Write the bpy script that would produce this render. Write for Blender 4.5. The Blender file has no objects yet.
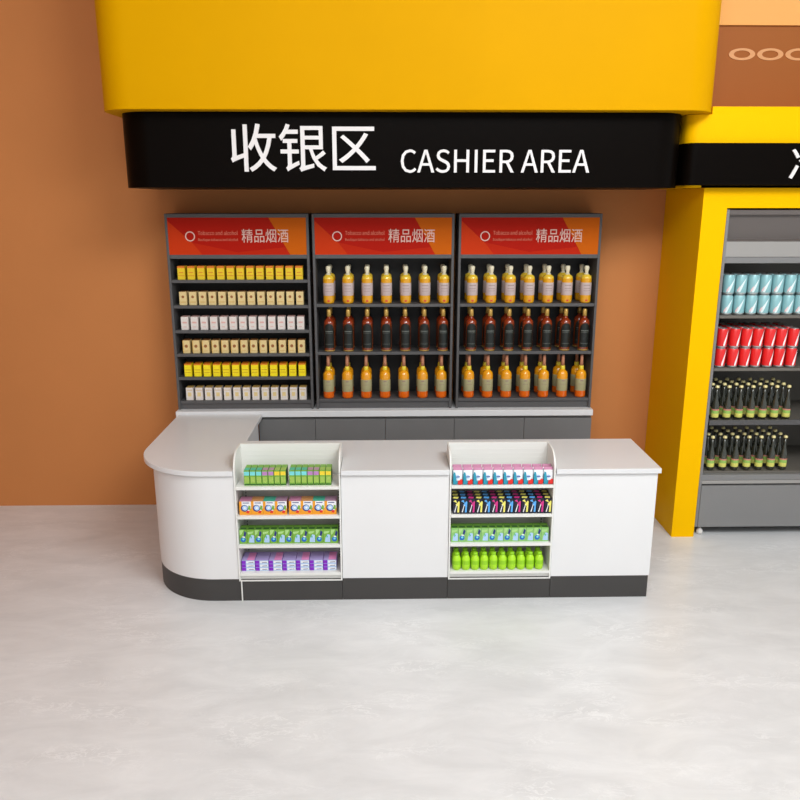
import bpy, bmesh, math, os, random
from mathutils import Vector, Matrix
random.seed(7)
SC = bpy.context.scene
COL = SC.collection
PI = math.pi

# ------------------------------------------------------------------ materials
def S(c):
    """sRGB 0-255 to linear"""
    out = []
    for v in c:
        v /= 255.0
        out.append(v / 12.92 if v <= 0.04045 else ((v + 0.055) / 1.055) ** 2.4)
    return tuple(out) + (1.0,)

def mat(name, col, rough=0.5, metal=0.0, spec=0.5, coat=0.0, bump=0.0, bscale=60.0, vary=0.0, vscale=3.0, emit=None, trans=0.0):
    m = bpy.data.materials.new(name)
    m.use_nodes = True
    nt = m.node_tree
    b = nt.nodes['Principled BSDF']
    b.inputs['Base Color'].default_value = S(col)
    b.inputs['Roughness'].default_value = rough
    b.inputs['Metallic'].default_value = metal
    b.inputs['Specular IOR Level'].default_value = spec
    b.inputs['Coat Weight'].default_value = coat
    b.inputs['Coat Roughness'].default_value = 0.08
    b.inputs['Transmission Weight'].default_value = trans
    tc = nt.nodes.new('ShaderNodeTexCoord')
    if vary > 0:
        n = nt.nodes.new('ShaderNodeTexNoise')
        n.inputs['Scale'].default_value = vscale
        n.inputs['Detail'].default_value = 4
        nt.links.new(tc.outputs['Object'], n.inputs['Vector'])
        mr = nt.nodes.new('ShaderNodeMapRange')
        mr.inputs['From Min'].default_value = 0.3
        mr.inputs['From Max'].default_value = 0.7
        mr.inputs['To Min'].default_value = 1 - vary
        mr.inputs['To Max'].default_value = 1 + vary
        nt.links.new(n.outputs['Fac'], mr.inputs['Value'])
        hs = nt.nodes.new('ShaderNodeHueSaturation')
        hs.inputs['Color'].default_value = S(col)
        nt.links.new(mr.outputs['Result'], hs.inputs['Value'])
        nt.links.new(hs.outputs['Color'], b.inputs['Base Color'])
    if bump > 0:
        n2 = nt.nodes.new('ShaderNodeTexNoise')
        n2.inputs['Scale'].default_value = bscale
        nt.links.new(tc.outputs['Object'], n2.inputs['Vector'])
        bp = nt.nodes.new('ShaderNodeBump')
        bp.inputs['Strength'].default_value = bump
        bp.inputs['Distance'].default_value = 0.01
        nt.links.new(n2.outputs['Fac'], bp.inputs['Height'])
        nt.links.new(bp.outputs['Normal'], b.inputs['Normal'])
    if emit:
        b.inputs['Emission Color'].default_value = S(emit[0])
        b.inputs['Emission Strength'].default_value = emit[1]
    return m

def floor_material():
    m = bpy.data.materials.new('polished_marble')
    m.use_nodes = True
    nt = m.node_tree
    b = nt.nodes['Principled BSDF']
    tc = nt.nodes.new('ShaderNodeTexCoord')
    mp = nt.nodes.new('ShaderNodeMapping')
    mp.inputs['Rotation'].default_value = (0, 0, math.radians(-32))
    mp.inputs['Scale'].default_value = (1.0, 2.6, 1.0)
    nt.links.new(tc.outputs['Object'], mp.inputs['Vector'])
    n1 = nt.nodes.new('ShaderNodeTexNoise')
    n1.inputs['Scale'].default_value = 2.2
    n1.inputs['Detail'].default_value = 8
    n1.inputs['Roughness'].default_value = 0.62
    n1.inputs['Distortion'].default_value = 0.6
    nt.links.new(mp.outputs['Vector'], n1.inputs['Vector'])
    r1 = nt.nodes.new('ShaderNodeValToRGB')
    r1.color_ramp.elements[0].position = 0.30
    r1.color_ramp.elements[0].color = S((209, 209, 209))
    r1.color_ramp.elements[1].position = 0.66
    r1.color_ramp.elements[1].color = S((224, 224, 224))
    nt.links.new(n1.outputs['Fac'], r1.inputs['Fac'])
    n2 = nt.nodes.new('ShaderNodeTexNoise')
    n2.inputs['Scale'].default_value = 6.5
    n2.inputs['Detail'].default_value = 6
    n2.inputs['Roughness'].default_value = 0.7
    n2.inputs['Distortion'].default_value = 0.9
    nt.links.new(mp.outputs['Vector'], n2.inputs['Vector'])
    r2 = nt.nodes.new('ShaderNodeValToRGB')
    cr = r2.color_ramp
    cr.elements[0].position = 0.5
    cr.elements[0].color = (0, 0, 0, 1)
    cr.elements[1].position = 0.53
    cr.elements[1].color = (1, 1, 1, 1)
    e = cr.elements.new(0.57)
    e.color = (0, 0, 0, 1)
    nt.links.new(n2.outputs['Fac'], r2.inputs['Fac'])
    n3 = nt.nodes.new('ShaderNodeTexNoise')
    n3.inputs['Scale'].default_value = 1.6
    n3.inputs['Detail'].default_value = 3
    nt.links.new(mp.outputs['Vector'], n3.inputs['Vector'])
    r3 = nt.nodes.new('ShaderNodeValToRGB')
    r3.color_ramp.elements[0].position = 0.48
    r3.color_ramp.elements[1].position = 0.68
    nt.links.new(n3.outputs['Fac'], r3.inputs['Fac'])
    mul = nt.nodes.new('ShaderNodeMath')
    mul.operation = 'MULTIPLY'
    nt.links.new(r2.outputs['Color'], mul.inputs[0])
    nt.links.new(r3.outputs['Color'], mul.inputs[1])
    mul2 = nt.nodes.new('ShaderNodeMath')
    mul2.operation = 'MULTIPLY'
    mul2.inputs[1].default_value = 0.75
    nt.links.new(mul.outputs[0], mul2.inputs[0])
    mix = nt.nodes.new('ShaderNodeMix')
    mix.data_type = 'RGBA'
    mix.inputs[7].default_value = S((240, 240, 240))
    nt.links.new(mul2.outputs[0], mix.inputs[0])
    nt.links.new(r1.outputs['Color'], mix.inputs[6])
    nt.links.new(mix.outputs[2], b.inputs['Base Color'])
    b.inputs['Roughness'].default_value = 0.3
    b.inputs['Specular IOR Level'].default_value = 0.5
    return m

M = {}
def mk(name, *a, **k):
    M[name] = mat(name, *a, **k)
    return M[name]

M['floor'] = floor_material()
mk('terracotta_paint', (199, 128, 73), 0.6, spec=0.2, bump=0.05, vary=0.05, vscale=0.7)
mk('ceiling_white', (235, 233, 230), 0.7)
mk('peach_paint', (228, 166, 96), 0.6, spec=0.1, vary=0.01)
mk('brown_panel', (152, 88, 40), 0.5, spec=0.15, vary=0.02, vscale=2)
mk('ring_paint', (205, 145, 92), 0.5)
mk('yellow_lacquer', (213, 154, 0), 0.45, vary=0.02, vscale=1.5, spec=0.03)
mk('portal_yellow', (250, 188, 0), 0.45, spec=0.04)
mk('black_gloss', (10, 6, 4), 0.35, spec=0.04)
mk('white_letter', (228, 223, 221), 0.5)
mk('cabinet_grey', (82, 80, 80), 0.5, metal=0.0, vary=0.03)
mk('cabinet_dark', (32, 31, 31), 0.6)
mk('base_grey', (112, 110, 109), 0.45, vary=0.05, vscale=4)
mk('plinth_grey', (60, 57, 55), 0.5, vary=0.04)
mk('laminate', (230, 228, 227), 0.4, vary=0.008)
mk('worktop_white', (224, 223, 223), 0.3, vary=0.01)
mk('rack_white', (232, 230, 224), 0.45)
mk('rack_hole', (120, 118, 114), 0.6)
mk('steel', (150, 148, 145), 0.35, metal=0.6)
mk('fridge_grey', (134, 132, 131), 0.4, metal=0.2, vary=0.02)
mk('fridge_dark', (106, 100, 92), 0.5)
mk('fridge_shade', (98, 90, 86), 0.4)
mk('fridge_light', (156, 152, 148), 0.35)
mk('rubber_white', (225, 220, 215), 0.4)
mk('head_red', (176, 26, 9), 0.5, spec=0.08)
mk('head_red2', (188, 38, 12), 0.5, spec=0.08)
mk('head_orange', (200, 56, 16), 0.5, spec=0.08)
mk('head_amber', (200, 94, 8), 0.5, spec=0.08)
mk('head_text', (228, 188, 174), 0.5)
mk('head_thin', (226, 120, 92), 0.5)
# packets
mk('pk_yellow', (235, 200, 20), 0.45)
mk('pk_orange', (222, 120, 15), 0.45)
mk('pk_cream', (226, 200, 140), 0.45)
mk('pk_gold', (212, 170, 90), 0.45)
mk('pk_brown', (150, 90, 40), 0.45)
mk('pk_white', (226, 216, 208), 0.45)
mk('pk_pink', (222, 170, 160), 0.45)
mk('pk_bright', (250, 225, 0), 0.45)
mk('pk_line', (200, 150, 10), 0.45)
# bottles
mk('gold_liquor', (226, 160, 22), 0.12, coat=0.6)
mk('gold_liquor_pale', (236, 196, 60), 0.12, coat=0.6)
mk('lilac_label', (196, 176, 172), 0.6)
mk('label_line', (150, 120, 110), 0.6)
mk('cream_cap', (226, 216, 186), 0.4)
mk('amber_liquor', (120, 52, 20), 0.1, coat=0.7)
mk('amber_red', (140, 50, 20), 0.12, coat=0.7)
mk('black_label', (14, 20, 15), 0.5)
mk('grey_print', (120, 124, 116), 0.6)
mk('gold_cap', (200, 160, 80), 0.35, metal=0.3)
mk('orange_liquor', (226, 100, 14), 0.12, coat=0.6)
mk('orange_top', (240, 160, 20), 0.12, coat=0.6)
mk('sage_label', (168, 160, 118), 0.6)
mk('pink_neck', (190, 128, 96), 0.4)
mk('yellow_band', (240, 214, 60), 0.4)
mk('seal_red', (206, 60, 26), 0.5)
# rack goods
mk('leaf_green', (120, 172, 60), 0.5)
mk('mint_green', (142, 196, 112), 0.5)
mk('olive_green', (158, 190, 84), 0.5)
mk('dark_green', (44, 92, 40), 0.5)
mk('pale_green', (170, 212, 130), 0.5)
mk('sky_cyan', (120, 212, 214), 0.5)
mk('mauve', (184, 130, 186), 0.5)
mk('sun_yellow', (240, 208, 50), 0.5)
mk('box_orange', (240, 158, 32), 0.5)
mk('box_orange_dark', (200, 116, 30), 0.5)
mk('box_white', (238, 238, 240), 0.5)
mk('navy', (34, 40, 120), 0.5)
mk('ice_blue', (176, 206, 240), 0.5)
mk('poppy_red', (226, 40, 34), 0.5)
mk('top_pink', (196, 128, 160), 0.5)
mk('top_orange', (214, 150, 92), 0.5)
mk('top_teal', (70, 180, 150), 0.5)
mk('top_mauve', (176, 136, 160), 0.5)
mk('mid_blue', (20, 98, 190), 0.4)
mk('deep_violet', (132, 30, 190), 0.5)
mk('lavender', (178, 160, 214), 0.5)
mk('rose_pink', (238, 146, 200), 0.5)
mk('teal_blue', (36, 150, 176), 0.5)
mk('ink_black', (20, 22, 42), 0.45)
mk('neon_blue', (90, 170, 236), 0.5)
mk('magenta', (208, 44, 130), 0.5)
mk('pale_yellow', (240, 230, 110), 0.5)
mk('lime', (176, 228, 40), 0.35)
mk('lime_dark', (146, 206, 24), 0.4)
# fridge goods
mk('can_cyan', (142, 190, 194), 0.35, metal=0.1)
mk('can_silver', (190, 196, 196), 0.3, metal=0.7)
mk('can_pale', (226, 240, 240), 0.4)
mk('can_blush', (240, 200, 200), 0.4)
mk('can_red', (232, 36, 36), 0.35)
mk('can_white', (250, 244, 244), 0.4)
mk('green_glass', (50, 50, 38), 0.08, coat=0.8)
mk('bottle_green_label', (150, 190, 90), 0.5)
mk('bottle_yellow_label', (222, 216, 110), 0.5)
mk('bottle_pink_label', (200, 130, 110), 0.5)
mk('crown_cap', (240, 224, 160), 0.35, metal=0.2)

# ------------------------------------------------------------------ mesh builder
class MB:
    def __init__(self):
        self.v = []; self.f = []; self.m = []; self.mats = []; self.sm = []
    def mi(self, name):
        if name not in self.mats: self.mats.append(name)
        return self.mats.index(name)
    def poly(self, pts, m, smooth=False):
        i = len(self.v); self.v += [tuple(p) for p in pts]
        self.f.append(tuple(range(i, i + len(pts)))); self.m.append(self.mi(m)); self.sm.append(smooth)
    def box(self, x0, x1, y0, y1, z0, z1, m, top=None, front=None, side=None):
        i = len(self.v)
        self.v += [(x0,y0,z0),(x1,y0,z0),(x1,y1,z0),(x0,y1,z0),(x0,y0,z1),(x1,y0,z1),(x1,y1,z1),(x0,y1,z1)]
        for f, mm in (((0,3,2,1),m),((4,5,6,7),top or m),((0,1,5,4),front or m),((2,3,7,6),m),((1,2,6,5),side or m),((3,0,4,7),side or m)):
            self.f.append(tuple(i + k for k in f)); self.m.append(self.mi(mm)); self.sm.append(False)
        return self
    def prism(self, pts, z0, z1, m, smooth_from=None):
        n = len(pts); i = len(self.v)
        self.v += [(p[0], p[1], z0) for p in pts] + [(p[0], p[1], z1) for p in pts]
        self.f.append(tuple(i + k for k in reversed(range(n)))); self.m.append(self.mi(m)); self.sm.append(False)
        self.f.append(tuple(i + n + k for k in range(n))); self.m.append(self.mi(m)); self.sm.append(False)
        for k in range(n):
            a, b = k, (k + 1) % n
            self.f.append((i + a, i + b, i + n + b, i + n + a)); self.m.append(self.mi(m)); self.sm.append(False)
        return self
    def prism_x(self, pts, x0, x1, m):
        """pts = (y,z) outline extruded along x"""
        n = len(pts); i = len(self.v)
        self.v += [(x0, p[0], p[1]) for p in pts] + [(x1, p[0], p[1]) for p in pts]
        self.f.append(tuple(i + k for k in reversed(range(n)))); self.m.append(self.mi(m)); self.sm.append(False)
        self.f.append(tuple(i + n + k for k in range(n))); self.m.append(self.mi(m)); self.sm.append(False)
        for k in range(n):
            a, b = k, (k + 1) % n
            self.f.append((i + a, i + b, i + n + b, i + n + a)); self.m.append(self.mi(m)); self.sm.append(False)
        return self
    def lathe(self, prof, mats, seg=16, cx=0, cy=0, sx=1, sy=1):
        """prof = [(r,z)...] bottom to top; mats = one name or one per band"""
        i = len(self.v)
        for r, z in prof:
            for k in range(seg):
                a = 2 * PI * k / seg
                self.v.append((cx + sx * r * math.cos(a), cy + sy * r * math.sin(a), z))
        for j in range(len(prof) - 1):
            mm = mats if isinstance(mats, str) else mats[j]
            for k in range(seg):
                b = (k + 1) % seg
                self.f.append((i + j*seg + k, i + j*seg + b, i + (j+1)*seg + b, i + (j+1)*seg + k))
                self.m.append(self.mi(mm)); self.sm.append(True)
        m0 = mats if isinstance(mats, str) else mats[0]; m1 = mats if isinstance(mats, str) else mats[-1]
        self.f.append(tuple(i + k for k in reversed(range(seg)))); self.m.append(self.mi(m0)); self.sm.append(False)
        t = i + (len(prof) - 1) * seg
        self.f.append(tuple(t + k for k in range(seg))); self.m.append(self.mi(m1)); self.sm.append(False)
        return self
    def patch(self, r, a0, a1, zl, zh, m, n=8, th=0.0008):
        """curved decal on a cylinder facing -Y; angles in degrees from the front; zl, zh functions of t in 0..1"""
        for k in range(n):
            t0, t1 = k / n, (k + 1) / n
            A0 = math.radians(a0 + (a1 - a0) * t0) - PI/2; A1 = math.radians(a0 + (a1 - a0) * t1) - PI/2
            R = r + th
            self.poly([(R*math.cos(A0), R*math.sin(A0), zl(t0)), (R*math.cos(A1), R*math.sin(A1), zl(t1)),
                       (R*math.cos(A1), R*math.sin(A1), zh(t1)), (R*math.cos(A0), R*math.sin(A0), zh(t0))], m, True)
        return self
    def decal(self, pts, y, m):
        """flat decal on a front face (pts = x,z) lying at plane y"""
        self.poly([(p[0], y, p[1]) for p in pts], m); return self
    def disc(self, cx, cz, r, y, m, n=12, rz=None):
        rz = rz or r
        return self.decal([(cx + r*math.cos(2*PI*k/n), cz + rz*math.sin(2*PI*k/n)) for k in range(n)], y, m)
    def ring(self, cx, cz, rx, rz, w, y0, y1, m, n=28):
        """solid ring standing on a wall plane, facing -Y (y0 front, y1 back)"""
        for k in range(n):
            a, b = 2*PI*k/n, 2*PI*(k+1)/n
            P = lambda t, s: (cx + (rx - s*w)*math.cos(t), cz + (rz - s*w*rz/rx*1.0)*math.sin(t))
            o0, o1, i0, i1 = P(a,0), P(b,0), P(a,1), P(b,1)
            self.poly([(o0[0],y0,o0[1]),(i0[0],y0,i0[1]),(i1[0],y0,i1[1]),(o1[0],y0,o1[1])], m)
            self.poly([(o0[0],y0,o0[1]),(o1[0],y0,o1[1]),(o1[0],y1,o1[1]),(o0[0],y1,o0[1])], m)
            self.poly([(i1[0],y0,i1[1]),(i0[0],y0,i0[1]),(i0[0],y1,i0[1]),(i1[0],y1,i1[1])], m)
        return self
    def build(self, name, parent=None, loc=(0,0,0), bevel=0.0, angle=40, seg=2):
        me = bpy.data.meshes.new(name)
        me.from_pydata(self.v, [], self.f); me.update()
        for n in self.mats: me.materials.append(M[n])
        me.polygons.foreach_set('material_index', self.m)
        me.polygons.foreach_set('use_smooth', self.sm)
        bm = bmesh.new(); bm.from_mesh(me)
        bmesh.ops.remove_doubles(bm, verts=bm.verts, dist=1e-5) if bevel else None
        if bevel: bmesh.ops.recalc_face_normals(bm, faces=bm.faces)
        bm.to_mesh(me); bm.free()
        o = bpy.data.objects.new(name, me); COL.objects.link(o)
        o.location = loc
        if parent: o.parent = parent
        if bevel:
            b = o.modifiers.new('bevel', 'BEVEL'); b.width = bevel; b.segments = seg; b.limit_method = 'ANGLE'; b.angle_limit = math.radians(angle)
        return o

def tag(o, label, cat, group=None):
    n = len(label.replace('-', ' ').split())
    if not 4 <= n <= 16: print('LABEL LENGTH', n, label)
    o['label'] = label; o['category'] = cat
    if group: o['group'] = group
    return o
def thing(name, label, cat, loc=(0,0,0), group=None):
    o = bpy.data.objects.new(name, None); COL.objects.link(o); o.location = loc
    o.empty_display_size = 0.1
    return tag(o, label, cat, group)
def struct(o): o['kind'] = 'structure'; return o
def copy_tree(o, parent=None):
    c = o.copy(); COL.objects.link(c)
    if parent: c.parent = parent
    for ch in list(kids.get(o.name, [])): copy_tree(ch, c)
    return c
kids = {}
def reg(root):
    kids[root.name] = [o for o in bpy.data.objects if o.parent == root]
    for k in kids[root.name]: reg(k)
def fill(proto, items, group):
    """items = [(x,y,z,rz,label,cat)]; the first uses the prototype, the rest are copies"""
    reg(proto)
    for i, (x, y, z, rz, label, cat) in enumerate(items):
        o = proto if i == 0 else copy_tree(proto)
        o.location = (x, y, z); o.rotation_euler.z = rz
        tag(o, label, cat, group)

FONT = None
try:
    p = os.path.join(bpy.utils.system_resource('DATAFILES'), 'fonts', 'Noto Sans CJK Regular.woff2')
    if os.path.exists(p): FONT = bpy.data.fonts.load(p)
except Exception: FONT = None
def text(body, name, m, parent, x0, x1, z0, z1, y, depth=0.006, weight=0.0):
    """raised lettering facing -Y whose bounding box fills x0..x1, z0..z1"""
    c = bpy.data.curves.new(name, 'FONT'); c.body = body; c.size = 1.0; c.extrude = 0.02; c.offset = weight * 0.2; c.resolution_u = 3
    if FONT: c.font = FONT
    o = bpy.data.objects.new(name, c); COL.objects.link(o)
    bpy.context.view_layer.update()
    me = bpy.data.meshes.new_from_object(o.evaluated_get(bpy.context.evaluated_depsgraph_get()))
    bpy.data.objects.remove(o)
    xs = [v.co.x for v in me.vertices]; ys = [v.co.y for v in me.vertices]
    ax, bx, ay, by = min(xs), max(xs), min(ys), max(ys)
    for v in me.vertices:
        X = x0 + (v.co.x - ax) / (bx - ax) * (x1 - x0)
        Z = z0 + (v.co.y - ay) / (by - ay) * (z1 - z0)
        Y = y - (depth if v.co.z > 0 else 0.0)
        v.co = (X, Y, Z)
    me.materials.clear(); me.materials.append(M[m])
    o = bpy.data.objects.new(name, me); COL.objects.link(o); o.parent = parent
    return o

ORD = ['first','second','third','fourth','fifth','sixth','seventh','eighth','ninth','tenth','eleventh','twelfth','thirteenth','fourteenth']
def nth(i, n):
    if i == 0: return 'leftmost'
    if i == n - 1: return 'rightmost'
    return ORD[i] + ' from left'

def arc(cx, cy, r, a0, a1, n=10):
    return [(cx + r*math.cos(math.radians(a0 + (a1-a0)*k/n)), cy + r*math.sin(math.radians(a0 + (a1-a0)*k/n))) for k in range(n+1)]

# ------------------------------------------------------------------ setting
YW = 6.40
struct(MB().box(-7, 8, -5, YW + 0.1, -0.1, 0, 'floor').build('floor'))
struct(MB().box(-7, 8, YW, YW + 0.15, 0, 5.8, 'terracotta_paint').build('wall_back'))
struct(MB().box(2.262, 7.5, 5.88, YW, 3.80, 5.8, 'peach_paint').build('wall_upper'))
struct(MB().box(-6.65, -6.5, -5, YW, 0, 5.8, 'terracotta_paint').build('wall_left'))
struct(MB().box(-6.65, 8, -1.5, YW + 0.15, 5.8, 5.95, 'ceiling_white').build('ceiling'))

# ------------------------------------------------------------------ yellow canopy over the cashier area
def rounded_front(x0, x1, y0, y1, r, n=12):
    return arc(x0 + r, y0 + r, r, 180, 270, n) + arc(x1 - r, y0 + r, r, 270, 360, n) + [(x1, y1), (x0, y1)]
cn = MB().prism(rounded_front(-1.89, 2.25, 5.38, YW, 0.24), 3.177, 4.85, 'yellow_lacquer').build('overhead_canopy', bevel=0.006, angle=50)
tag(cn, 'huge glossy yellow canopy box with rounded corners above the cashier sign', 'canopy')
sg = thing('cashier_sign', 'long black fascia sign reading CASHIER AREA in white, under the yellow canopy', 'sign', (0.15, 5.5, 2.685))
g = MB().prism([(x - 0.15, y - 5.5) for x, y in rounded_front(-1.806, 2.088, 5.5, YW, 0.22)], 0, 0.492, 'black_gloss').build('sign_board', sg, bevel=0.004, angle=50)
def shift(o, dx, dy, dz):
    for v in o.data.vertices: v.co.x += dx; v.co.y += dy; v.co.z += dz
text('收银区', 'chinese_lettering', 'white_letter', sg, -1.036 - 0.15, -0.054 - 0.15, 0.105, 0.415, 0.0, 0.012, 0.008)
text('CASHIER AREA', 'english_lettering', 'white_letter', sg, 0.116 - 0.15, 1.411 - 0.15, 0.098, 0.252, 0.0, 0.012, 0.006)

# ------------------------------------------------------------------ yellow portal round the fridge
pt = thing('fridge_surround', 'bright yellow portal frame around the drinks fridge with black header band', 'frame', (2.3, 5.637, 0))
L = lambda x: x - 2.3
def pb(x0, x1, y0, y1, z0, z1, name, m='portal_yellow', bevel=0.004):
    return MB().box(L(x0), L(x1), y0 - 5.637, y1 - 5.637, z0, z1, m).build(name, pt, bevel=bevel)
uf = MB()
for x0, x1, z0, z1 in ((2.280, 2.458, 0, 2.687), (3.92, 4.09, 0, 2.687), (2.458, 3.92, 2.548, 2.687)):
    uf.box(L(x0), L(x1), 0, YW - 0.004 - 5.637, z0, z1, 'portal_yellow')
uf.build('frame', pt)
def lp(pts): return [(L(x), y - 5.637) for x, y in pts]
MB().prism(lp(arc(2.20, 5.67, 0.09, 180, 270, 8) + [(4.3, 5.58), (4.3, YW-.004), (2.11, YW-.004)]), 2.985, 3.174, 'portal_yellow').box(L(2.262), L(4.3), 5.58 - 5.637, YW - .004 - 5.637, 3.174, 3.225, 'portal_yellow').build('top_beam', pt)
MB().prism(lp(arc(2.20, 5.66, 0.06, 180, 270, 6) + [(2.24, 5.60), (2.24, YW - 0.02), (2.14, YW - 0.02)]), 2.688, 2.7035, 'portal_yellow').build('lower_lip', pt)
bd = MB().prism(lp(arc(2.175, 5.62, 0.08, 180, 270, 8) + [(4.3, 5.54), (4.3, YW-.004), (2.095, YW-.004)]), 2.704, 2.985, 'black_gloss').build('header_band', pt, bevel=0.003, angle=50)
bd['label'] = 'black header band'
text('冷', 'band_lettering', 'white_letter', pt, L(2.822), L(3.075), 2.735, 2.955, 5.54 - 5.637, 0.01, 0.008)
hp_ = thing('header_panel', 'brown upper panel with pale flattened rings above the yellow fridge portal', 'panel', (3.4, 5.9, 3.226))
MB().box(-1.138, 0.9, 0, YW - 5.904, 0, 0.573, 'brown_panel').build('board', hp_)
for k in range(3):
    r_ = MB().ring(0, 0, 0.095, 0.040, 0.036, -0.004, 0.0, 'ring_paint').build('ring', hp_, (2.563 + 0.204*k - 3.4, 0, 0.386))
    r_['label'] = 'pale tan ring'

# ------------------------------------------------------------------ open drinks fridge
fr = thing('drinks_fridge', 'grey open-front drinks fridge with four stocked shelves inside yellow frame', 'fridge', (3.19, 5.66, 0))
F = lambda x: x - 3.19
def fb(x0, x1, y0, y1, z0, z1, name, m, bevel=0.003, **k):
    return MB().box(F(x0), F(x1), y0 - 5.66, y1 - 5.66, z0, z1, m, **k).build(name, fr, bevel=bevel)
fb(2.470, 2.492, 5.66, 6.40, 0.075, 2.54, 'side_panel', 'fridge_grey')
fb(3.875, 3.91, 5.66, 6.40, 0.075, 2.54, 'side_panel', 'fridge_grey')
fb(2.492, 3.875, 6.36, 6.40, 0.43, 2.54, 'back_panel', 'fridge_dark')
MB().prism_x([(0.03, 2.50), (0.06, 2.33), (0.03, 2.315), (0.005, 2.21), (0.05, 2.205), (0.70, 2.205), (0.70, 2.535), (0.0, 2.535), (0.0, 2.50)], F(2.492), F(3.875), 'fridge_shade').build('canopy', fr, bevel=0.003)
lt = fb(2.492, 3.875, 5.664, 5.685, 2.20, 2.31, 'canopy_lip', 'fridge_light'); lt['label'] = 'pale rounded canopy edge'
fb(2.492, 3.875, 5.662, 5.69, 2.155, 2.198, 'front_rail', 'fridge_grey')
fb(2.492, 3.875, 5.655, 5.70, 0.075, 0.425, 'base_panel', 'fridge_grey')
fb(2.492, 3.875, 5.66, 5.70, 0.438, 0.466, 'sill', 'fridge_light')
fb(2.492, 3.875, 5.665, 5.705, 0.467, 0.512, 'sill_rail', 'fridge_grey')
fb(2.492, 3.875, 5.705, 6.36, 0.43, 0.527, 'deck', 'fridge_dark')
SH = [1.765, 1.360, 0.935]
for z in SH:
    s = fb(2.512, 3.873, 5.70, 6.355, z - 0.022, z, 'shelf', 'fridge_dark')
    if z < 1: fb(2.512, 3.873, 5.685, 5.70, z - 0.022, z + 0.018, 'shelf_edge', 'cabinet_grey', 0.001)
for x, y in ((2.53, 5.70), (3.85, 5.70), (2.53, 6.35), (3.85, 6.35)):
    f_ = MB().lathe([(0.012, 0.0), (0.024, 0.004), (0.026, 0.03), (0.012, 0.05), (0.012, 0.076)], ['rubber_white']*3 + ['steel'], 12).build('foot', fr, (F(x), y - 5.66, 0))

# cans
def can(name, body, swoosh, faint):
    m = MB(); R = 0.0425 if faint else 0.039; H = 0.152
    m.lathe([(R*0.78, 0), (R*0.94, 0.010), (R, 0.018), (R, H-0.016), (R*0.84, H-0.004), (R*0.80, H), (R*0.76, H-0.003), (0.004, H-0.003)],
            ['can_silver','can_silver', body, body, 'can_silver','can_silver','can_silver'], 18)
    if not faint:
        m.patch(R, -14, 40, lambda t: 0.020 + 0.112*max(0, t-0.32)/0.68, lambda t: 0.020 + 0.014 + 0.112*t**0.8, swoosh, 10)
    else:
        m.patch(R, -20, 52, lambda t: 0.020 + 0.114*max(0, t-0.25)/0.75, lambda t: 0.03 + 0.102*t**0.7, swoosh, 10)
        m.patch(R, -34, -8, lambda t: 0.020 + 0.02*t, lambda t: 0.038 + 0.03*t, 'can_blush', 4)
    return m.build(name)
cx7 = [2.575 + 0.0925*i for i in range(7)]
items = []
for d in range(2):
    for lv in range(2):
        for i in range(7):
            row = 'front row' if d == 0 else 'back row'
            tier = 'lower' if lv == 0 else 'upper'
            items.append((cx7[i], 5.745 + 0.092*d, SH[0] + 0.0003 + 0.1523*lv, 0.3*random.uniform(-1, 1) - 0.1,
                          f'pale cyan can, {tier} tier, {row}, {nth(i, 7)} on the fridge', 'can'))
fill(can('soft_drink_can', 'can_cyan', 'can_pale', True), items, 'pale cyan cans on the top fridge shelf')
rx = [2.568, 2.665, 2.755, 2.842, 2.934, 3.022, 3.115]
items = []
for d in range(4):
    for lv in range(2):
        for i in range(7):
            row = 'front row' if d == 0 else ORD[d] + ' row back'
            tier = 'lower' if lv == 0 else 'upper'
            items.append((rx[i], 5.745 + 0.089*d, SH[1] + 0.0003 + 0.1523*lv, (0.25 if d == 0 else 0) + 0.1*random.uniform(-1, 1),
                          f'red can with white stripe, {tier} tier, {row}, {nth(i, 7)} in fridge', 'can'))
fill(can('cola_can', 'can_red', 'can_white', False), items, 'red cans on the second fridge shelf')
def green_bottle():
    t = bpy.data.objects.new('beer_bottle', None); COL.objects.link(t)
    MB().lathe([(0.024, 0), (0.029, 0.006), (0.029, 0.120), (0.025, 0.145), (0.014, 0.18), (0.0105, 0.21), (0.0105, 0.262)], 'green_glass', 16).build('glass', t)
    MB().lathe([(0.0294, 0.030), (0.0298, 0.031), (0.0298, 0.062), (0.0298, 0.085), (0.0298, 0.095), (0.0294, 0.096)],
               ['bottle_yellow_label', 'bottle_yellow_label', 'bottle_green_label', 'bottle_pink_label', 'bottle_pink_label'], 16).build('label', t)
    MB().lathe([(0.0145, 0.262), (0.0160, 0.266), (0.0145, 0.278), (0.008, 0.282)], 'crown_cap', 12).build('cap', t)
    return t
items = []
for sh, (z, x0, dx, nm) in enumerate(((SH[2], 2.573, 0.0935, 'third shelf'), (0.527, 2.580, 0.0965, 'bottom shelf'))):
    for d in range(4):
        for i in range(7):
            row = 'front row' if d == 0 else ORD[d] + ' row back'
            items.append((x0 + dx*i, 5.745 + 0.086*d, z + 0.0003, 0, f'green glass bottle, {nm} of fridge, {row}, {nth(i, 7)}', 'bottle'))
fill(green_bottle(), items, 'small green bottles in the fridge')

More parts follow.
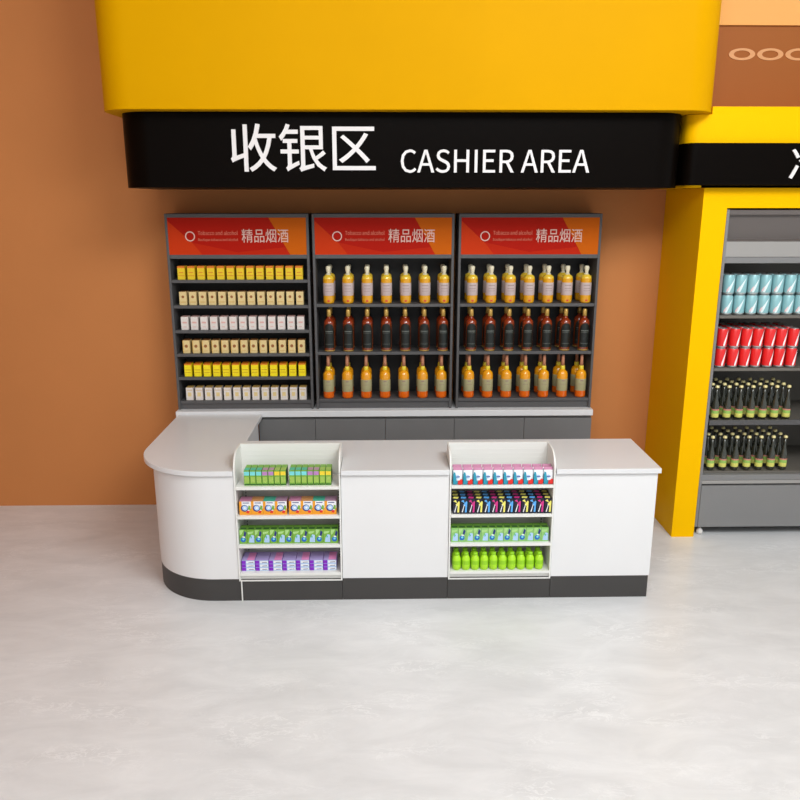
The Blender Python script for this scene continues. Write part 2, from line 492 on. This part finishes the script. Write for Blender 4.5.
# ------------------------------------------------------------------ shelf cabinets on the back counter
CB = [(-1.684, -0.582), (-0.557, 0.546), (0.580, 1.694)]
CY, CZ0, CZ1 = 6.10, 0.949, 2.503
cablabel = ['dark grey shelf cabinet of cigarette packs with red and orange header, left',
            'dark grey bottle cabinet with red and orange header, the middle one of three',
            'dark grey bottle cabinet with red and orange header, nearest the yellow column']
CIG = [1.998, 1.798, 1.600, 1.410, 1.218, 1.020]
BOT = [1.806, 1.420, 1.030]
for ci, (x0, x1) in enumerate(CB):
    w = x1 - x0
    t = thing('display_cabinet', cablabel[ci], 'cabinet', (x0 + w/2, CY, CZ0), 'display cabinets on the back counter')
    a, b = -w/2, w/2; D = YW - 0.005 - CY; Hh = CZ1 - CZ0
    MB().box(a, a + 0.020, 0, D, 0, Hh, 'cabinet_grey').build('side_panel', t, bevel=0.003)
    MB().box(b - 0.020, b, 0, D, 0, Hh, 'cabinet_grey').build('side_panel', t, bevel=0.003)
    MB().box(a + 0.020, b - 0.020, D - 0.012, D, 0, Hh, 'cabinet_dark').build('back_panel', t)
    MB().box(a + 0.020, b - 0.020, 0.0, D - 0.012, Hh - 0.03, Hh, 'cabinet_grey').build('top_panel', t, bevel=0.003)
    MB().box(a + 0.020, b - 0.020, 0.002, D - 0.012, 2.192 - CZ0 - 0.03, 2.192 - CZ0, 'cabinet_grey').build('header_rail', t, bevel=0.002)
    hz0, hz1 = 2.192 - CZ0, Hh - 0.03
    hb = MB().box(a + 0.020, b - 0.020, 0.004, 0.03, hz0, hz1, 'head_red')
    dxt = (0.010, 0.016, 0.028)[ci]
    A, B, Z0, Z1, yy = a + 0.020, b - 0.020, hz0, hz1, 0.0034
    W = B - A; Hd = Z1 - Z0
    q = lambda u, v: (A + u*W, Z0 + v*Hd)
    hb.decal([q(0,0), q(0.24,0), q(0.17,0.33), q(0,0.92)], yy, 'head_orange')
    hb.decal([q(0.24,0), q(0.58,0), q(0.17,0.33)], yy, 'head_red2')
    hb.decal([q(0.58,0), q(0.9,0), q(0.84,0.2), q(0.5,0.07)], yy, 'head_red2')
    hb.decal([q(0.88,0), q(1,0), q(1,1), q(0.73,1)], yy - 0.0005, 'head_amber')
    h = hb.build('header_panel', t); h['label'] = 'red and orange header with white lettering'
    zc = 2.33 - CZ0
    MB().ring(0, 0, 0.038, 0.038, 0.008, -0.003, 0.0, 'head_text').build('ring_emblem', h, (a + dxt + 0.178, 0.003, zc + 0.002))
    text('Tobacco and alcohol', 'small_lettering', 'head_thin', h, a + dxt + 0.24, a + dxt + 0.545, zc + 0.012, zc + 0.044, 0.003, 0.003, 0.004)
    text('Boutique tobacco and alcohol', 'small_lettering', 'head_thin', h, a + dxt + 0.24, a + dxt + 0.545, zc - 0.038, zc - 0.012, 0.003, 0.003, 0.004)
    text('精品烟酒', 'chinese_lettering', 'head_text', h, a + dxt + 0.575, a + dxt + 0.935, zc - 0.045, zc + 0.058, 0.003, 0.004, 0.0)
    for z in (CIG if ci == 0 else BOT):
        MB().box(a + 0.020, b - 0.020, 0.006, D - 0.012, z - 0.024 - CZ0, z - CZ0, 'cabinet_grey').build('shelf', t, bevel=0.002)
    MB().box(a + 0.020, b - 0.020, 0.02, 0.04, 0, (CIG if ci == 0 else BOT)[-1] - 0.024 - CZ0, 'cabinet_grey').build('kick_panel', t)

# cigarette packs
def packet(name, w, d, h, body, top, deco):
    m = MB().box(-w/2, w/2, -d/2, d/2, 0, h, body, top=top)
    y = -d/2 - 0.0006
    for kind, args, mm in deco:
        if kind == 'r':
            u0, u1, v0, v1 = args
            m.decal([(w*(u0-.5), h*v0), (w*(u1-.5), h*v0), (w*(u1-.5), h*v1), (w*(u0-.5), h*v1)], y, mm)
        elif kind == 'p':
            m.decal([(w*(u-.5), h*v) for u, v in args], y, mm)
        else:
            u, v, r = args
            m.disc(w*(u-.5), h*v, r, y, mm)
        y -= 0.0004
    return m.build(name)
cigs = [('pk_yellow', 'pk_orange', [('r', (0,1,.86,1), 'pk_orange'), ('r', (.2,.8,.5,.56), 'pk_orange'), ('r', (0.05,.95,.28,.32), 'pk_orange')], 'yellow', 'top shelf'),
        ('pk_cream', 'pk_brown', [('c', (.5,.62,.011), 'pk_brown'), ('r', (.1,.9,.2,.26), 'pk_gold')], 'cream', 'second shelf'),
        ('pk_white', 'pk_pink', [('r', (.2,.8,.5,.62), 'pk_pink'), ('r', (.3,.7,.2,.25), 'pk_pink')], 'white and pink', 'third shelf'),
        ('pk_cream', 'pk_brown', [('r', (0,.12,0,1), 'pk_gold'), ('c', (.5,.55,.013), 'pk_brown'), ('r', (.2,.8,.16,.2), 'pk_gold')], 'gold and cream', 'fourth shelf'),
        ('pk_bright', 'pk_orange', [('r', (0,1,.9,1), 'pk_orange'), ('r', (.1,.9,.5,.55), 'pk_line'), ('r', (.1,.9,.3,.34), 'pk_line')], 'bright yellow', 'fifth shelf'),
        ('pk_white', 'pk_gold', [('r', (.25,.75,.3,.62), 'pk_cream'), ('r', (.1,.9,.78,.82), 'pk_gold')], 'white and cream', 'lowest shelf')]
for k, (body, top, deco, cname, shn) in enumerate(cigs):
    p = packet('cigarette_pack', 0.0565, 0.085, 0.104, body, top, deco)
    fill(p, [(-1.592 + 0.0768*i, CY + 0.075, CIG[k] + 0.0003, 0, f'{cname} cigarette pack on {shn} of cabinet, {nth(i, 13)}', 'cigarette pack') for i in range(13)],
         f'{cname} packs on the {shn}')

# liquor bottles
def bottle_a():
    t = bpy.data.objects.new('whisky_bottle', None); COL.objects.link(t)
    MB().lathe([(0.036, 0), (0.042, 0.006), (0.044, 0.02), (0.044, 0.195), (0.039, 0.214), (0.020, 0.226), (0.013, 0.238)],
               ['gold_liquor','gold_liquor','gold_liquor','gold_liquor_pale','gold_liquor_pale','cream_cap'], 20).build('glass', t)
    m = MB().lathe([(0.0442, 0.064), (0.0446, 0.065), (0.0446, 0.162), (0.0442, 0.163)], 'lilac_label', 20)
    for z0, z1 in ((0.140, 0.145), (0.116, 0.120), (0.098, 0.101)):
        m.patch(0.0446, -34, 34, lambda t, z=z0: z, lambda t, z=z1: z, 'label_line', 4)
    m.build('label', t)
    MB().patch(0.044, -12, 12, lambda t: 0.016 , lambda t: 0.030, 'seal_red', 3).build('seal', t)
    MB().lathe([(0.012, 0.236), (0.013, 0.238), (0.016, 0.252), (0.0205, 0.275), (0.018, 0.290), (0.011, 0.294)], 'cream_cap', 14).build('stopper', t)
    return t
def bottle_b():
    t = bpy.data.objects.new('rum_bottle', None); COL.objects.link(t)
    MB().lathe([(0.040, 0), (0.044, 0.005), (0.044, 0.012), (0.0445, 0.02), (0.0445, 0.222), (0.040, 0.246), (0.022, 0.262), (0.016, 0.270), (0.0155, 0.280)],
               ['gold_cap','gold_cap','amber_liquor','amber_liquor','amber_red','amber_red','amber_red','amber_red'], 20).build('glass', t)
    m = MB().patch(0.0445, -58, 58, lambda t: 0.03, lambda t: 0.170 + 0.056*math.sqrt(max(0, 1-(2*t-1)**2)), 'black_label', 14)
    for z0, z1 in ((0.162, 0.167), (0.150, 0.152), (0.06, 0.062)):
        m.patch(0.0453, -40, 40, lambda t, z=z0: z, lambda t, z=z1: z, 'grey_print', 4)
    m.build('label', t)
    MB().lathe([(0.016, 0.280), (0.018, 0.281), (0.017, 0.335), (0.012, 0.340)], 'gold_cap', 14).build('cap', t)
    return t
def bottle_c():
    t = bpy.data.objects.new('brandy_bottle', None); COL.objects.link(t)
    MB().lathe([(0.038, 0), (0.044, 0.006), (0.045, 0.02), (0.044, 0.055), (0.044, 0.150), (0.044, 0.190), (0.038, 0.212), (0.022, 0.226), (0.017, 0.232)],
               ['orange_liquor','orange_liquor','orange_liquor','orange_liquor','orange_top','orange_top','orange_top','orange_top'], 20).build('glass', t)
    m = MB().lathe([(0.0444, 0.056), (0.0448, 0.057), (0.0448, 0.154), (0.0444, 0.155)], 'sage_label', 20)
    m.patch(0.0449, -16, 16, lambda t: 0.138, lambda t: 0.146, 'label_line', 4)
    m.patch(0.0449, -30, 30, lambda t: 0.112, lambda t: 0.115, 'label_line', 4)
    m.build('label', t)
    MB().lathe([(0.0185, 0.230), (0.0200, 0.232), (0.018, 0.260), (0.0165, 0.262)], 'yellow_band', 14).build('neck_band', t)
    MB().lathe([(0.0155, 0.262), (0.0135, 0.300), (0.0125, 0.345), (0.010, 0.352)], 'pink_neck', 14).build('capsule', t)
    return t
for k, (fn, desc, shn) in enumerate(((bottle_a, 'golden bottle with cream stopper', 'top shelf'), (bottle_b, 'amber bottle with black label', 'middle shelf'), (bottle_c, 'orange bottle with sage label', 'lowest shelf'))):
    items = []
    for cname, x0, dx in (('middle', (-0.442, -0.444, -0.460)[k], (0.153, 0.1527, 0.1540)[k]), ('right', (0.700, 0.700, 0.690)[k], (0.1517, 0.1525, 0.1540)[k])):
        for d in range(2):
            row = 'front' if d == 0 else 'behind'
            for i in range(7):
                items.append((x0 + dx*i, CY + 0.060 + 0.160*d, BOT[k] + 0.0003, 0, f'{desc}, {row} row, {nth(i, 7)} in the {cname} cabinet', 'bottle'))
    fill(fn(), items, f'bottles on the {shn} of the bottle cabinets')

# ------------------------------------------------------------------ back counter
seams = [-1.028, -0.568, 0.003, 0.567, 1.142, 1.697]
bclab = ['in the dim corner by the curved wing', 'below the gap left of the middle cabinet', 'below the middle bottle cabinet', 'below the left half of right cabinet', 'at the open end by the yellow column']
for k in range(5):
    x0, x1 = seams[k] + 0.0008, seams[k+1] - 0.0008
    t = thing('base_cabinet', 'dark grey base cabinet ' + bclab[k], 'cabinet', ((x0+x1)/2, 6.052, 0), 'dark base cabinets of the back counter')
    w = (x1 - x0)/2
    MB().box(-w, w, 0.02, YW - 6.062, 0, 0.898, 'base_grey').build('body', t)
    MB().box(-w + 0.0006, w - 0.0006, 0, 0.0195, 0.10, 0.872, 'base_grey').build('door', t, bevel=0.002)
    MB().box(-w + 0.002, w - 0.002, 0.035, 0.0195, 0.0, 0.098, 'plinth_grey').build('plinth', t)
bt = MB().box(-1.690, 1.700, 6.035, YW - 0.004, 0.8985, 0.948, 'worktop_white').build('back_worktop', bevel=0.003)
tag(bt, 'long white worktop of the back counter under the three display cabinets', 'worktop')

# ------------------------------------------------------------------ checkout counter
ct = thing('checkout_counter', 'white L-shaped checkout counter with rounded corner and dark grey plinth', 'counter', (0, 4.692, 0))
O = lambda pts: [(x, y - 4.692) for x, y in pts]
NL, NR = (-0.978, -0.286), (0.414, 1.106)
YF, YB, YN = 4.692, 5.30, 4.950
def outline(ov, yf, xl, r, yb, xr, xin, yend):
    pts = arc(xl + r, yf + r, r, 180, 270, 16)
    for a, b in (NL, NR):
        pts += [(a, yf), (a, YN), (b, YN), (b, yf)]
    pts += [(xr, yf), (xr, yb), (xin, yb), (xin, yend), (xl, yend)]
    return pts
bdy = MB().prism(O(outline(0, YF, -1.605, 0.46, YB, 1.772, -1.03, 6.03)), 0.158, 0.890, 'laminate').build('body', ct)
MB().prism(O(outline(0, YF - 0.022, -1.668, 0.50, YB + 0.02, 1.787, -0.995, 6.031)), 0.891, 0.9245, 'worktop_white').build('worktop', ct, bevel=0.003, angle=50)
def plin(a, b, first=False, last=False):
    pts = (arc(-1.60 + 0.455, YF - 0.002 + 0.455, 0.455, 180, 270, 16) if first else [(a, YF - 0.002)]) + [(b, YF - 0.002), (b, YB - 0.05)]
    if first: pts += [(-1.04, YB - 0.05), (-1.04, 6.02), (-1.60, 6.02)]
    else: pts += [(a, YB - 0.05)]
    return MB().prism(O(pts), 0, 0.157, 'plinth_grey').build('plinth', ct, bevel=0.0015, angle=50)
plin(-1.6, -0.962, first=True); plin(-0.960, -0.29); plin(-0.288, 0.412); plin(0.414, 1.104); plin(1.106, 1.765)
# smooth-looking curved corner
for o in bpy.data.objects:
    if o.parent == ct or o is cn or o.parent is sg or o.parent is pt:
        if o.type == 'MESH' and o.name.split('.')[0] in ('body','worktop','plinth','overhead_canopy','sign_board','top_beam','header_band'):
            for p in o.data.polygons:
                p.use_smooth = abs(p.normal.z) < 0.5
            try:
                md = o.data
                bm = bmesh.new(); bm.from_mesh(md)
                for e in bm.edges:
                    if len(e.link_faces) == 2 and e.calc_face_angle(0) > math.radians(30): e.smooth = False
                bm.to_mesh(md); bm.free()
            except Exception as ex: print(ex)

# ------------------------------------------------------------------ racks built into the counter
def rack(x0, x1, label, leg_left):
    t = thing('shelf_rack', label, 'rack', ((x0+x1)/2, 4.68, 0), 'white goods racks in the counter front')
    w = (x1 - x0)/2; D = 0.262
    side = [(0.004, 0.145), (0.004, 0.90)] + [(0.13 - 0.126*math.cos(a), 0.90 + 0.128*math.sin(a)) for a in [PI/2*k/8 for k in range(1, 9)]] + [(D, 1.028), (D, 0.145)]
    for s in (-1, 1):
        xa = s*w - (0.010 if s > 0 else 0); sp = MB().prism_x(side, xa, xa + 0.010, 'rack_white').build('side_panel', t)
        u = MB().box(-0.012, 0.012, -0.0045, 0.0, 0.16, 0.80, 'rack_white')
        for k in range(30):
            u.decal([(-0.004, 0.175+0.021*k), (0.004, 0.175+0.021*k), (0.004, 0.187+0.021*k), (-0.004, 0.187+0.021*k)], -0.0052, 'rack_hole')
        u.build('slotted_upright', t, (s*(w - 0.030), D - 0.022, 0))
    bp = MB().box(-w + 0.010, w - 0.010, D - 0.018, D, 0.146, 1.028, 'rack_white')
    for k in range(6):
        bp.box(-w + 0.03, w - 0.03, D - 0.0192, D - 0.017, 0.83 + 0.03*k, 0.833 + 0.03*k, 'rack_white')
    bp.build('back_panel', t, bevel=0.001)
    for z in (0.812, 0.610, 0.405, 0.204):
        s_ = MB().box(-w + 0.011, w - 0.011, 0.010, D - 0.024, z - 0.014, z, 'rack_white').build('shelf', t, bevel=0.001)
        MB().box(-w + 0.011, w - 0.011, 0.000, 0.0095, z - 0.019, z + 0.001, 'rack_white').build('price_rail', s_, bevel=0.001)
    MB().box(-w + 0.011, w - 0.011, 0.002, 0.02, 0.146, 0.153, 'rack_white').build('bottom_rail', t)
    MB().box(-w + 0.011, w - 0.011, 0.018, 0.025, 0.153, 0.189, 'rack_white').build('kick_panel', t)
    if leg_left:
        MB().box(-w + 0.012, -w + 0.020, -0.004, 0.004, 0, 0.15, 'rack_white').build('leg', t, bevel=0.001)
    return t
rack(NL[0] + 0.003, NL[1] - 0.003, 'white four-shelf goods rack in counter front, nearer the rounded corner', True)
rack(NR[0] + 0.003, NR[1] - 0.003, 'white four-shelf goods rack in counter front, nearer the square end', False)
RZ = [0.8123, 0.6103, 0.4053, 0.2043]

# left rack, shelf 1: two packs of seven slim upright boxes
cols = ['sky_cyan']*3 + ['mauve']*2 + ['sun_yellow']*2
names = ['cyan-banded']*3 + ['mauve-banded']*2 + ['yellow-banded']*2
protos = {}
for c, nm in (('sky_cyan','cyan'), ('mauve','mauve'), ('sun_yellow','yellow')):
    m = MB().box(-0.0178, 0.0178, -0.06, 0.06, 0, 0.102, 'leaf_green', top='leaf_green', side='dark_green')
    m.decal([(-0.0165, 0.070), (0.0165, 0.070), (0.0165, 0.096), (-0.0165, 0.096)], -0.0606, c)
    m.decal([(-0.0165, 0.004), (0.0165, 0.004), (0.0165, 0.012), (-0.0165, 0.012)], -0.0606, 'dark_green')
    m.decal([(-0.014, 0.02), (0.014, 0.02), (0.014, 0.06), (-0.014, 0.06)], -0.0606, 'olive_green')
    m.poly([(-0.0165, -0.05, 0.1024), (0.0165, -0.05, 0.1024), (0.0165, 0.0, 0.1024), (-0.0165, 0.0, 0.1024)], 'olive_green' if c == 'sun_yellow' else ('top_mauve' if c == 'mauve' else 'top_teal'))
    protos[c] = m.build('tissue_box')
used = {c: [] for c in protos}
for b in range(2):
    for i in range(7):
        x = (-0.914 if b == 0 else -0.622) + 0.0195 + 0.0391*i
        side_ = 'left bundle' if b == 0 else 'right bundle'
        used[cols[i]].append((x, 4.77, RZ[0], 0, f'slim green {names[i]} box, {side_}, {nth(i, 7)}, top shelf of left rack', 'box'))
for c in protos: fill(protos[c], used[c], 'slim green boxes on the top shelf of the left rack')

# left rack, shelf 2
tops = [('top_pink','pink'), ('top_orange','orange'), ('top_teal','teal'), ('top_mauve','mauve')]
for ti, (tc_, tn) in enumerate(tops):
    w, d, h = 0.0765, 0.09, 0.094
    m = MB().box(-w/2, w/2, -d/2, d/2, 0, h, 'box_orange', top=tc_, side='box_orange_dark')
    y = -d/2
    m.decal([(-w*.28, h), (w*.5, h), (w*.5, h*.52), (w*.3, h*.26), (-w*.1, h*.30), (-w*.28, h*.6)], y - .0006, 'box_white')
    m.decal([(-w*.2, h*.86), (w*.34, h*.86), (w*.34, h*.92), (-w*.2, h*.92)], y - .001, 'navy')
    m.disc(-w*.06, h*.5, 0.024, y - .001, 'navy'); m.disc(-w*.03, h*.52, 0.018, y - .0014, 'ice_blue'); m.disc(-w*.03, h*.52, 0.008, y - .0018, 'box_white')
    m.decal([(w*.22, h*.4), (w*.44, h*.36), (w*.46, h*.66), (w*.3, h*.72)], y - .0014, 'leaf_green')
    m.decal([(w*.06, h*.16), (w*.30, h*.12), (w*.36, h*.30), (w*.16, h*.34)], y - .0014, 'poppy_red')
    p = m.build('detergent_box')
    fill(p, [((-0.914 if b == 0 else -0.591) + 0.0775*ti, 4.752, RZ[1], 0, f'orange and white box with {tn} top, {"left" if b == 0 else "right"} half of second shelf', 'box') for b in range(2)],
         'orange boxes on the second shelf of the left rack')

# green cartons: left rack shelf 3 and right rack shelf 3
def carton(kind, body, w=0.0482):
    d, h = 0.08, 0.098
    m = MB().box(-w/2, w/2, -d/2, d/2, 0, h, body, top='leaf_green', side='dark_green')
    y = -d/2
    if kind == 'drop':
        m.decal([(-w*.5, h), (w*.1, h), (-w*.2, h*.7), (-w*.5, h*.6)], y - .0006, 'pale_green')
        m.decal([(w*.2, h*.95), (w*.45, h*.8), (w*.3, h*.5), (w*.05, h*.6)], y - .0006, 'navy')
        m.disc(-w*.02, h*.30, 0.0175, y - .001, 'mid_blue'); m.disc(-w*.0, h*.34, 0.008, y - .0014, 'sky_cyan')
        m.decal([(-w*.1, h*.56), (w*.25, h*.52), (w*.2, h*.44), (-w*.1, h*.46)], y - .0016, 'box_white')
    else:
        m.decal([(-w*.3, h*.1), (w*.44, h*.08), (w*.44, h*.6), (w*.1, h*.66), (-w*.2, h*.4)], y - .0006, 'ice_blue')
        m.decal([(-w*.45, h*.85), (w*.4, h*.9), (w*.2, h*.74), (-w*.4, h*.68)], y - .0006, 'pale_green')
        m.decal([(-w*.1, h*.62), (w*.14, h*.5), (0, h*.34)], y - .001, 'top_teal')
    m.poly([(-w*.4, -.03, h+.0004), (w*.4, -.03, h+.0004), (w*.4, .0, h+.0004), (-w*.4, .0, h+.0004)], 'dark_green')
    return m.build('carton')
for rk, x0, n, start in (('left', -0.937, 13, 0), ('right', 0.458, 13, 1)):
    for par in range(2):
        kind = 'drop' if (par == 0) == (start == 0) else 'leaf'
        idx = [i for i in range(n) if i % 2 == par]
        desc = 'green carton with blue drop' if kind == 'drop' else 'green carton with pale blue patch'
        fill(carton(kind, 'leaf_green' if rk == 'left' else 'mint_green'), [(x0 + 0.0500*i, 4.748, RZ[2], 0, f'{desc}, {nth(i, n)} on third shelf of {rk} rack', 'carton') for i in idx],
             f'green cartons on the third shelf of the {rk} rack')

# left rack, shelf 4: stacks of three flat packs
for par, (tcol, tn) in enumerate((('rose_pink', 'pink-topped'), ('lavender', 'lilac-topped'))):
    w, d, h = 0.087, 0.13, 0.0245
    m = MB().box(-w/2, w/2, -d/2, d/2, 0.0005, h, 'ice_blue', top='lavender', side='deep_violet')
    y = -d/2
    m.decal([(-w/2, .001), (-w*.18, .001), (-w*.18, h-.001), (-w/2, h-.001)], y - .0006, 'deep_violet')
    m.decal([(-w*.14, h*.2), (w*.48, h*.2), (w*.48, h*.85), (-w*.14, h*.85)], y - .0006, 'box_white')
    m.decal([(w*.02, h*.45), (w*.4, h*.55), (w*.4, h*.38), (w*.02, h*.3)], y - .001, 'navy')
    m.poly([(-w*.1, -d/2+.004, h+.0004), (w*.46, -d/2+.004, h+.0004), (w*.46, d/2-.01, h+.0004), (-w*.1, d/2-.01, h+.0004)], tcol)
    p = m.build('wafer_pack')
    items = []
    for i in range(7):
        if i % 2 != par: continue
        for lv in range(3):
            pos = ['bottom', 'middle', 'top'][lv]
            items.append((-0.916 + 0.0905*i, 4.783, RZ[3] + 0.0252*lv, 0, f'{tn} violet flat pack, {pos} of stack {nth(i, 7)}, lowest left rack shelf', 'pack'))
    fill(p, items, 'violet packs on the lowest shelf of the left rack')

# right rack, shelf 1: pouches
def pouch():
    w, h = 0.063, 0.112
    m = MB(); n = 7
    secs = [(0.0, 0.022, 0.92), (0.03, 0.026, 1.0), (0.07, 0.021, 1.0), (0.095, 0.010, 0.97), (0.104, 0.003, 0.95), (h, 0.0028, 0.97)]
    i0 = len(m.v); seg = 16
    for z, dy, s in secs:
        for k in range(seg):
            a = 2*PI*k/seg; c, s_ = math.cos(a), math.sin(a)
            m.v.append((w/2*s*math.copysign(abs(c)**0.35, c), dy*math.copysign(abs(s_)**0.8, s_), z))
    for j in range(len(secs)-1):
        for k in range(seg):
            b = (k+1) % seg
            z = secs[j][0]; front = 9 <= k <= 14
            mm = 'top_pink' if z >= 0.095 else ('box_white' if z >= 0.03 else 'teal_blue')
            if front and z < 0.07 and k <= 10: mm = 'teal_blue'
            if front and z < 0.03 and k >= 12: mm = 'poppy_red'
            m.f.append((j*seg+k, j*seg+b, (j+1)*seg+b, (j+1)*seg+k)); m.m.append(m.mi(mm)); m.sm.append(True)
    m.f.append(tuple(reversed(range(seg)))); m.m.append(m.mi('teal_blue')); m.sm.append(False)
    t = (len(secs)-1)*seg
    m.f.append(tuple(t+k for k in range(seg))); m.m.append(m.mi('top_pink')); m.sm.append(False)
    m.decal([(-0.030, 0.004), (-0.006, 0.004), (-0.010, 0.04), (-0.018, 0.085), (-0.030, 0.088)], -0.0270, 'teal_blue')
    m.decal([(-0.002, 0.006), (0.029, 0.006), (0.030, 0.036), (0.020, 0.042), (0.004, 0.026)], -0.0285, 'poppy_red')
    m.disc(-0.002, 0.056, 0.012, -0.0272, 'ice_blue')
    m.decal([(-0.012, 0.052), (0.012, 0.054), (0.012, 0.060), (-0.012, 0.058)], -0.0276, 'navy')
    return m.build('snack_pouch')
items = []
for d in range(2):
    for i in range(10):
        items.append((0.471 + 0.0655*i, 4.722 + 0.056*d, RZ[0], 0, f'white and blue pouch with red spot, {"front" if d == 0 else "back"} row, {nth(i, 10)}, right rack', 'pouch'))
fill(pouch(), items, 'pouches on the top shelf of the right rack')
# right rack, shelf 2
for par, (c, nm) in enumerate((('pale_yellow', 'yellow'), ('neon_blue', 'blue'), ('magenta', 'magenta'))):
    w, d, h = 0.0465, 0.05, 0.104
    m = MB().box(-w/2, w/2, -d/2, d/2, 0, h, 'ink_black', top='ink_black')
    y = -d/2
    m.decal([(-w*.1, h*.62), (w*.34, h*.86), (w*.46, h*.8), (w*.4, h*.1), (w*.14, h*.1), (w*.2, h*.5)], y - .0006, c)
    m.decal([(-w*.44, h*.86), (-w*.1, h*.95), (w*.1, h*.72), (-w*.2, h*.8)], y - .001, c)
    m.decal([(-w*.3, h*.12), (-w*.16, h*.1), (w*.08, h*.6), (0, h*.62)], y - .001, 'box_white')
    m.poly([(-w*.5, -.012, h+.0004), (w*.2, -.02, h+.0004), (w*.4, .012, h+.0004), (-w*.3, .016, h+.0004)], c)
    p = m.build('gum_pack')
    items = []
    for dd in range(3):
        for i in range(13):
            if i % 3 == par:
                items.append((0.464 + 0.0502*i, 4.722 + 0.054*dd, RZ[1], 0, f'black pack with {nm} streak, {["front","middle","back"][dd]} row, {nth(i, 13)}, right rack', 'pack'))
    fill(p, items, 'black packs on the second shelf of the right rack')
# right rack, shelf 4
def lime_bottle():
    t = bpy.data.objects.new('drink_bottle', None); COL.objects.link(t)
    MB().lathe([(0.022, 0), (0.0275, 0.006), (0.0285, 0.04), (0.0285, 0.068), (0.026, 0.084), (0.018, 0.098), (0.015, 0.104)],
               ['lime','lime','lime_dark','lime','lime','lime'], 16, sx=1.02).build('body', t)
    MB().lathe([(0.017, 0.104), (0.018, 0.106), (0.0175, 0.120), (0.013, 0.123)], 'lime_dark', 14).build('cap', t)
    return t
fill(lime_bottle(), [(0.476 + 0.0615*i, 4.722 + 0.062*d, RZ[3], 0, f'lime green bottle, {"front" if d == 0 else "back"} row, {nth(i, 10)} on lowest right rack shelf', 'bottle') for d in range(2) for i in range(10)],
     'lime bottles on the lowest shelf of the right rack')

# ------------------------------------------------------------------ camera
cam = bpy.data.cameras.new('camera'); co = bpy.data.objects.new('camera', cam); COL.objects.link(co)
pitch, yaw = 0.2533, 0.0203
fwd = Vector((math.sin(yaw)*math.cos(pitch), math.cos(yaw)*math.cos(pitch), -math.sin(pitch)))
right = Vector((math.cos(yaw), -math.sin(yaw), 0)); up = right.cross(fwd)
co.matrix_world = Matrix(((right.x, up.x, -fwd.x, 0), (right.y, up.y, -fwd.y, 0), (right.z, up.z, -fwd.z, 2.6), (0, 0, 0, 1)))
cam.sensor_width = 36; cam.lens = 770.55/800*36; cam.clip_end = 100
SC.camera = co

# ------------------------------------------------------------------ light
wd = bpy.data.worlds.new('world'); SC.world = wd; wd.use_nodes = True
bg = wd.node_tree.nodes['Background']
bg.inputs['Color'].default_value = (0.89, 0.96, 1.0, 1); bg.inputs['Strength'].default_value = 0.9
def area(name, loc, target, sx, sy, power, col=(1, 0.97, 0.93)):
    l = bpy.data.lights.new(name, 'AREA'); l.shape = 'RECTANGLE'; l.size = sx; l.size_y = sy; l.energy = power; l.color = col
    o = bpy.data.objects.new(name, l); COL.objects.link(o); o.location = loc
    o.rotation_euler = (Vector(target) - Vector(loc)).to_track_quat('-Z', 'Y').to_euler()
    return o
area('unseen_area_light', (2.2, 1.2, 5.6), (0.6, 4.6, 0.2), 3.0, 2.4, 430, (0.945, 0.98, 1.0))  # main light, unseen overhead on the right; no fixture modelled
area('unseen_area_light', (-0.9, -0.8, 5.6), (-1.2, 4.6, 0.2), 2.4, 2.2, 190, (0.945, 0.98, 1.0))  # unseen fill light, added to brighten the left wall and floor
SC.cycles.diffuse_bounces = 3
vs = SC.view_settings
vs.view_transform = 'Standard'; vs.look = 'None'; vs.exposure = -0.18; vs.gamma = 1.0
vs.use_curve_mapping = False
